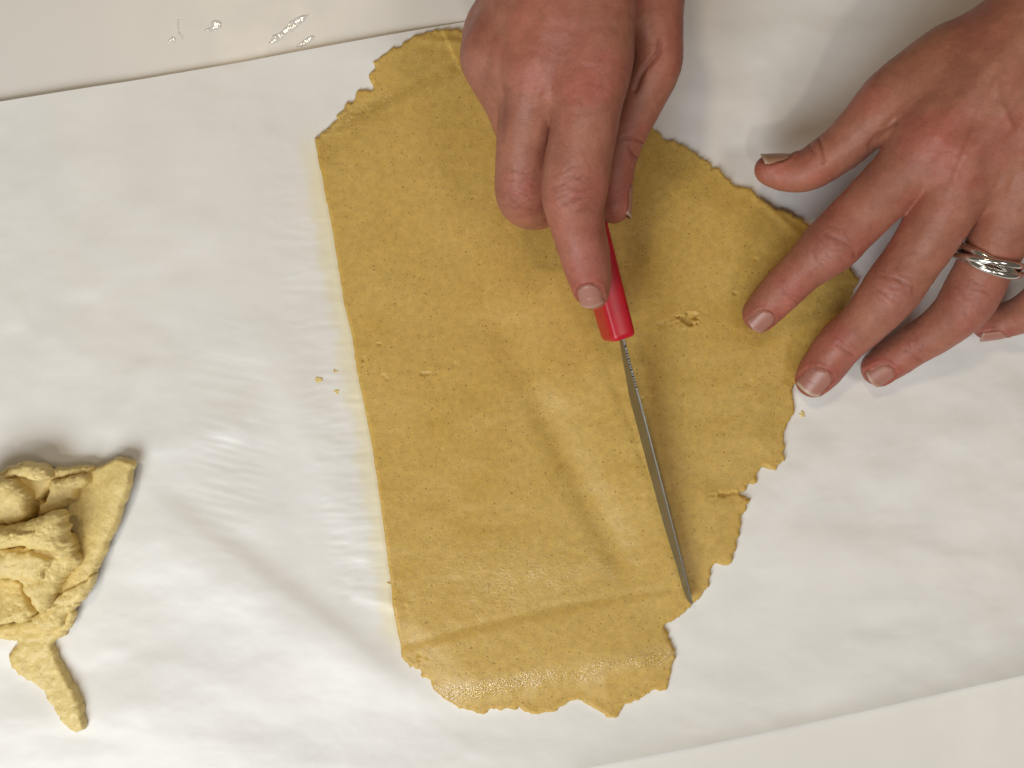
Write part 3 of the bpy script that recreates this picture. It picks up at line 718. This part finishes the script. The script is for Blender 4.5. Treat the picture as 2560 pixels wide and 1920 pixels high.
build_hand('hand laid flat with spread fingers, wearing the silver ring', [L_IDX, L_MID, L_RNG, L_PNK, L_THB], PALM_L, 7.0, 10.0, KN_L, CR_L, NL_L,
           (68, -12, .2), (262, 206, 94), SP_L, 4.3, [([(2345, 335), (2450, 200), (2560, 80)], .5, 2.6), ([(2420, 385), (2540, 240), (2620, 130)], .75, 2.4), ([(2575, 430), (2630, 300)], .7, 2.4), ([(2380, 470), (2440, 300), (2500, 190)], .35, 1.4), ([(2385, 335), (2430, 300)], -.5, 2.5), ([(2470, 400), (2530, 350), (2560, 310)], -.9, 2.6), ([(2440, 480), (2480, 430)], -.5, 2.4), ([(2490, 200), (2500, 260), (2530, 320)], .45, 1.2)])

# ------------------------------------------------------------------ finger ring of crossing bands
def tube(path, r, n=10, closed=True):
    path = np.asarray(path); m = len(path); V = []; F = []
    for i in range(m):
        t = path[(i + 1) % m] - path[i - 1]; t /= np.linalg.norm(t)
        ref = np.array([0.31, .2, .93]); s1 = np.cross(t, ref); s1 /= np.linalg.norm(s1); s2 = np.cross(t, s1)
        for k in range(n):
            a = 2 * math.pi * k / n; V.append(path[i] + r * (math.cos(a) * s1 + math.sin(a) * s2))
    for i in range(m if closed else m - 1):
        for k in range(n):
            a = i * n + k; b = i * n + (k + 1) % n; j = ((i + 1) % m) * n
            F.append([a, b, j + (k + 1) % n, j + k])
    return np.array(V), F
rc = W(2470, 652, 35); ra = np.array([-.30, -.90, -.30]); ra /= np.linalg.norm(ra)
e1 = np.cross(ra, [0, 0, 1.0]); e1 /= np.linalg.norm(e1); e2 = np.cross(ra, e1)
ring = bpy.data.objects.new('finger_ring', None); C.objects.link(ring)
tag(ring, 'silver ring of crossing bands worn on the ring finger', 'ring')
for i in range(3):
    ph = i * 2 * math.pi / 3 + .9; pts = []
    for j in range(132):
        th = 2 * math.pi * j / 132
        off = 1.9 * math.sin(th + ph) ; rad = 9.45 + .45 * math.cos(th * 1 + ph)
        pts.append(rc + e1 * rad * math.cos(th) + e2 * rad * math.sin(th) + ra * off)
    v, fc = tube(pts, 1.12, 16); mesh_obj('band', v, fc, M_SILVER, ring)

# ------------------------------------------------------------------ knife
K0 = W(1550, 846, 21.0)          # front of the handle (centre)
K1 = W(1731, 1510, 7.6)          # tip
ax = K1 - K0; LB = np.linalg.norm(ax); ax /= LB
TILT = math.radians(11)
side = np.cross(ax, [0, 0, 1.0]); side /= np.linalg.norm(side)          # towards the photo's left... checked below
upv = np.cross(side, ax)
if side[0] > 0: side = -side
up2 = upv * math.cos(TILT) - side * math.sin(TILT); sd2 = side * math.cos(TILT) + upv * math.sin(TILT)
knife = bpy.data.objects.new('kitchen_knife', None); C.objects.link(knife)
tag(knife, 'small kitchen knife with red plastic handle held in the hand', 'knife')
def kp(t, s, u): return K0 + ax * t + sd2 * s + up2 * u
# blade: spine on top, fine-toothed edge below
st = np.arange(-3, LB + .01, .45); V = []; F = []
for i, t in enumerate(st):
    q = np.clip(t / LB, 0, 1)
    spine = 3.6 - 3.3 * q ** 1.3
    edge = spine - np.interp(t, [-3, 3, 10, 20, LB * .5, LB * .85, LB * .96, LB], [4.2, 5.2, 7.2, 10.2, 10.0, 8.6, 7.4, 4.6])
    th = .42 * (1 - .35 * q)
    if t > 12: edge += .22 * abs(math.sin(t * 1.9))
    nick = .28 * (math.sin(t * 3.3) > .1) if 2 < t < 16 else 0
    if t > LB - 1.5: spine -= .3 * (t - LB + 1.5)
    for (s, u) in ((-th, spine - .25 - nick), (-th * .55, spine - nick), (th * .55, spine - nick), (th, spine - .25 - nick), (th * .85, edge * .55 + spine * .45), (.06, edge), (-.06, edge), (-th * .85, edge * .55 + spine * .45)):
        V.append(kp(t, s, u))
n = 8
for i in range(len(st) - 1):
    for k in range(n): F.append([i*n + k, i*n + (k+1) % n, (i+1)*n + (k+1) % n, (i+1)*n + k])
F.append(list(range(n))[::-1]); F.append([(len(st)-1)*n + k for k in range(n)])
bl = mesh_obj('blade', V, F, M_STEEL, knife, smooth=False)
# handle: rounded bar, a little thicker towards the butt
V = []; F = []; n = 28
ts = [0.0, .12, .5, 1.2, 2.2, 5, 12, 22, 34, 48, 62, 76, 88, 93, 95.5, 96.6, 97]
for i, t in enumerate(ts):
    e = min(1, max(.0, t / 1.6)) if t < 1.6 else (min(1, max(0, (97 - t) / 3.5)) if t > 93.5 else 1)
    e = .78 + .22 * math.sqrt(max(0, 1 - (1 - e) ** 2))
    hw = (4.15 + .9 * min(t / 50, 1)) * e; hh = (7.2 + 1.0 * min(t / 50, 1)) * e
    for k in range(n):
        a = 2 * math.pi * k / n; c_, s_ = math.cos(a), math.sin(a); p = .42
        V.append(kp(-t, hw * math.copysign(abs(c_) ** p, c_), -1.2 + hh * math.copysign(abs(s_) ** p, s_)))
for i in range(len(ts) - 1):
    for k in range(n): F.append([i*n + k, (i+1)*n + k, (i+1)*n + (k+1) % n, i*n + (k+1) % n])
F.append(list(range(n))); F.append([(len(ts)-1)*n + k for k in range(n)][::-1])
hd = mesh_obj('handle', V, F, M_RED, knife)

# ------------------------------------------------------------------ crumpled lump of scraps
# (outline in photo pixels, z at centre, slope x, slope y (mm per mm), dome, edge radius, thickness)
def zq(pts): return [(p[0] / 2.127, 1100 + p[1] / 2.127) for p in pts]
LAYERS = [
    ([(-150, 320), (100, 300), (220, 330), (300, 420), (330, 600), (300, 760), (200, 900), (80, 960), (-150, 960)], 7.5, 0, 0, 0, 2, 4, .9),
    ([(-150, 260), (0, 190), (60, 140), (130, 120), (190, 130), (250, 158), (350, 155), (470, 135), (490, 155), (440, 190), (360, 200), (300, 215), (200, 330), (60, 330), (-150, 330)], 9.0, -.12, .10, .6, 1.3, 4, .9),
    ([(-150, 230), (0, 190), (60, 142), (130, 122), (200, 132), (252, 165), (255, 200), (200, 222), (130, 205), (70, 190), (0, 235), (-150, 270)], 13.2, -.05, -.12, .9, 1.2, 4, .8),
    ([(262, 215), (330, 205), (450, 180), (455, 235), (400, 258), (380, 310), (335, 330), (300, 385), (235, 405), (205, 390), (214, 335), (242, 310), (246, 255)], 10.2, -.10, .0, .5, 1.0, 3.5, 1.0),
    ([(-150, 230), (0, 205), (45, 208), (82, 240), (110, 270), (132, 302), (126, 350), (132, 405), (95, 440), (40, 458), (-150, 470)], 15.5, -.05, .12, 1.2, 1.6, 6, 1.1),
    ([(-150, 745), (0, 735), (60, 730), (105, 765), (125, 840), (165, 900), (182, 930), (140, 972), (90, 985), (60, 968), (0, 982), (-150, 985)], 11.5, -.1, -.10, .5, 1.5, 5, 1.1),
    ([(160, 945), (215, 905), (250, 870), (330, 805), (420, 755), (500, 712), (472, 790), (430, 850), (380, 890), (340, 938), (330, 990), (290, 1010), (232, 1026), (196, 985)], 8.2, -.10, .10, .8, 1.3, 3.5, 1.0),
    ([(262, 1015), (330, 960), (380, 900), (396, 930), (382, 970), (330, 1032), (280, 1054)], 5.2, 0, .1, .4, 1.0, 3, .8),
    ([(-150, 590), (0, 570), (150, 560), (290, 560), (335, 500), (362, 570), (402, 650), (388, 690), (350, 706), (300, 750), (272, 800), (252, 850), (222, 900), (182, 938), (160, 895), (122, 838), (104, 768), (60, 738), (0, 742), (-150, 750)], 14.8, -.24, .14, 1.3, 2.0, 6, 1.2),
    ([(-150, 640), (0, 600), (90, 590), (190, 610), (262, 640), (232, 690), (180, 760), (130, 750), (60, 720), (-150, 720)], 17.0, -.10, .22, 1.0, 1.6, 4, 1.2),
    ([(-150, 480), (0, 468), (60, 452), (120, 448), (180, 418), (240, 384), (290, 379), (322, 410), (308, 450), (330, 470), (318, 520), (332, 560), (290, 602), (220, 596), (150, 580), (80, 570), (0, 582), (-150, 590)], 19.8, -.03, .02, 2.4, 3.6, 6, .9),
    ([(-150, 505), (0, 490), (70, 486), (140, 492), (190, 480), (170, 520), (90, 535), (0, 545), (-150, 550)], 21.6, 0, -.15, .7, 1.4, 3, .8),
]
LV = []; LF = []; base_n = 0
for i, (zp, z0, sx, sy, dome, er, thk, rg) in enumerate(LAYERS):
    pl = ragged(Wxy(zq(zp), z0), .5, .62 * rg, 60 + i); cc_ = pl.mean(0)
    def lt(x, y, sd, i=i):
        t = np.clip(sd / er, 0, 1)
        zz = z0 + sx * (x - cc_[0]) + sy * (y - cc_[1]) + dome * (np.sqrt(1 - (1 - np.clip(sd / (er * 2.6), 0, 1)) ** 2) - .6)
        zz = zz + .55 * fbm(x * .16 + i * 7, y * .16, x * 0 + i, 3) - 1.2 * (1 - np.sqrt(1 - (1 - t) ** 2)) + .09 * fbm(x * .9, y * .9, x * 0 + i, 3, .6)
        ck = np.abs(fbm(x * .28 + 5 * i, y * .28 + 3, x * 0 + 2.5 * i, 3, .6)); zz = zz - .8 * (1 - sstep(.0, .07, ck)) * sstep(.2, .7, fbm(x * .1 + i, y * .1, x * 0 + 9, 2) + .35)
        return zz + .7 * np.maximum(fbm(x * 1.2, y * 1.2, x * 0 + 5 + i, 3, .65), 0) * (1 - sstep(0, 1.4, sd))
    v, f_ = slab(pl, .42, lt, lambda x, y: np.maximum(paper_z(x, y) + 2.5, lt(x, y, 0 * x) - thk), .3)
    LV.append(v); LF += [[q + base_n for q in ff] for ff in f_]; base_n += len(v)
tag(mesh_obj('dough_scrap', np.vstack(LV), LF, M_SCRAP), 'crumpled lump of folded pale dough heaped on the triangular offcut', 'dough scrap', 'dough scraps at the left edge')

# ------------------------------------------------------------------ crumbs and wet smears
rnd = random.Random(9)
def blob(px, py, r, h, seed):
    a = [2 * math.pi * k / 14 for k in range(14)]; c = Wxy([(px, py)])[0]; z0 = surf_z(px, py) - .05; V = []; F = []
    rr = random.Random(seed); rad = [r * rr.uniform(.35, 1.2) for _ in a]
    for (q, zz) in ((1, 0), (.95, .55), (.6, .95)):
        for k in range(14): V.append((c[0] + rad[k] * q * math.cos(a[k]), c[1] + rad[k] * q * math.sin(a[k]), z0 + h * zz * rr.uniform(.8, 1.1)))
    V.append((c[0], c[1], z0 + h))
    for j in range(2):
        for k in range(14): F.append([j*14+k, j*14+(k+1) % 14, (j+1)*14+(k+1) % 14, (j+1)*14+k])
    for k in range(14): F.append([28+k, 28+(k+1) % 14, 42])
    return V, F
CRUMBS = [(793, 949, 1.6, .22, 'largest pale crumb of dough beside the straight cut edge'), (840, 979, 1.3, .22, 'round pale crumb of dough lowest beside the straight cut edge'),
          (836, 928, .9, .2, 'small pale crumb of dough uppermost beside the straight cut edge'), (2010, 1035, 1.4, .28, 'pale crumb of dough just below the middle fingertip on the paper'),
          (972, 1460, .7, .5, 'tiny dough crumb touching the lower cut edge')]
for i, (px, py, r, h, lb) in enumerate(CRUMBS):
    v, fc = blob(px, py, r, h, i); tag(mesh_obj('dough_crumb', v, fc, M_SCRAP), lb, 'crumb', 'crumbs of dough on the paper')
WETS = [([(437, 40), (441, 40), (441, 66), (448, 80), (456, 92), (450, 95), (440, 80), (436, 66)], 'thin curved wet streak on the bare table'),
        ([(412, 98), (424, 84), (432, 88), (430, 102)], 'small triangular wet spot on the bare table'),
        ([(505, 66), (520, 60), (522, 46), (535, 41), (547, 48), (547, 62), (536, 70), (520, 74), (508, 72)], 'knotted wet spot on the bare table'),
        ([(664, 102), (676, 80), (695, 74), (706, 62), (722, 46), (745, 32), (770, 24), (758, 44), (738, 62), (716, 76), (700, 92), (680, 102)], 'long slanting wet smear on the bare table'),
        ([(735, 112), (752, 96), (776, 82), (784, 84), (770, 100), (750, 110)], 'faint wet smear below the long slanting one')]
for i, (pp, lb) in enumerate(WETS):
    poly = ragged(Wxy(pp), .4, .35, 40 + i)
    V, F = slab(poly, .3, lambda x, y, sd: .05 + .12 * np.sqrt(np.minimum(sd / .6, 1)) * (.8 + .5 * fbm(x * .9, y * .9, x * 0 + 3, 2)), lambda x, y: 0 * x + .02, .02)
    tag(mesh_obj('wet_smear', V, F, M_WATER), lb, 'water smear', 'wet smears on the table')
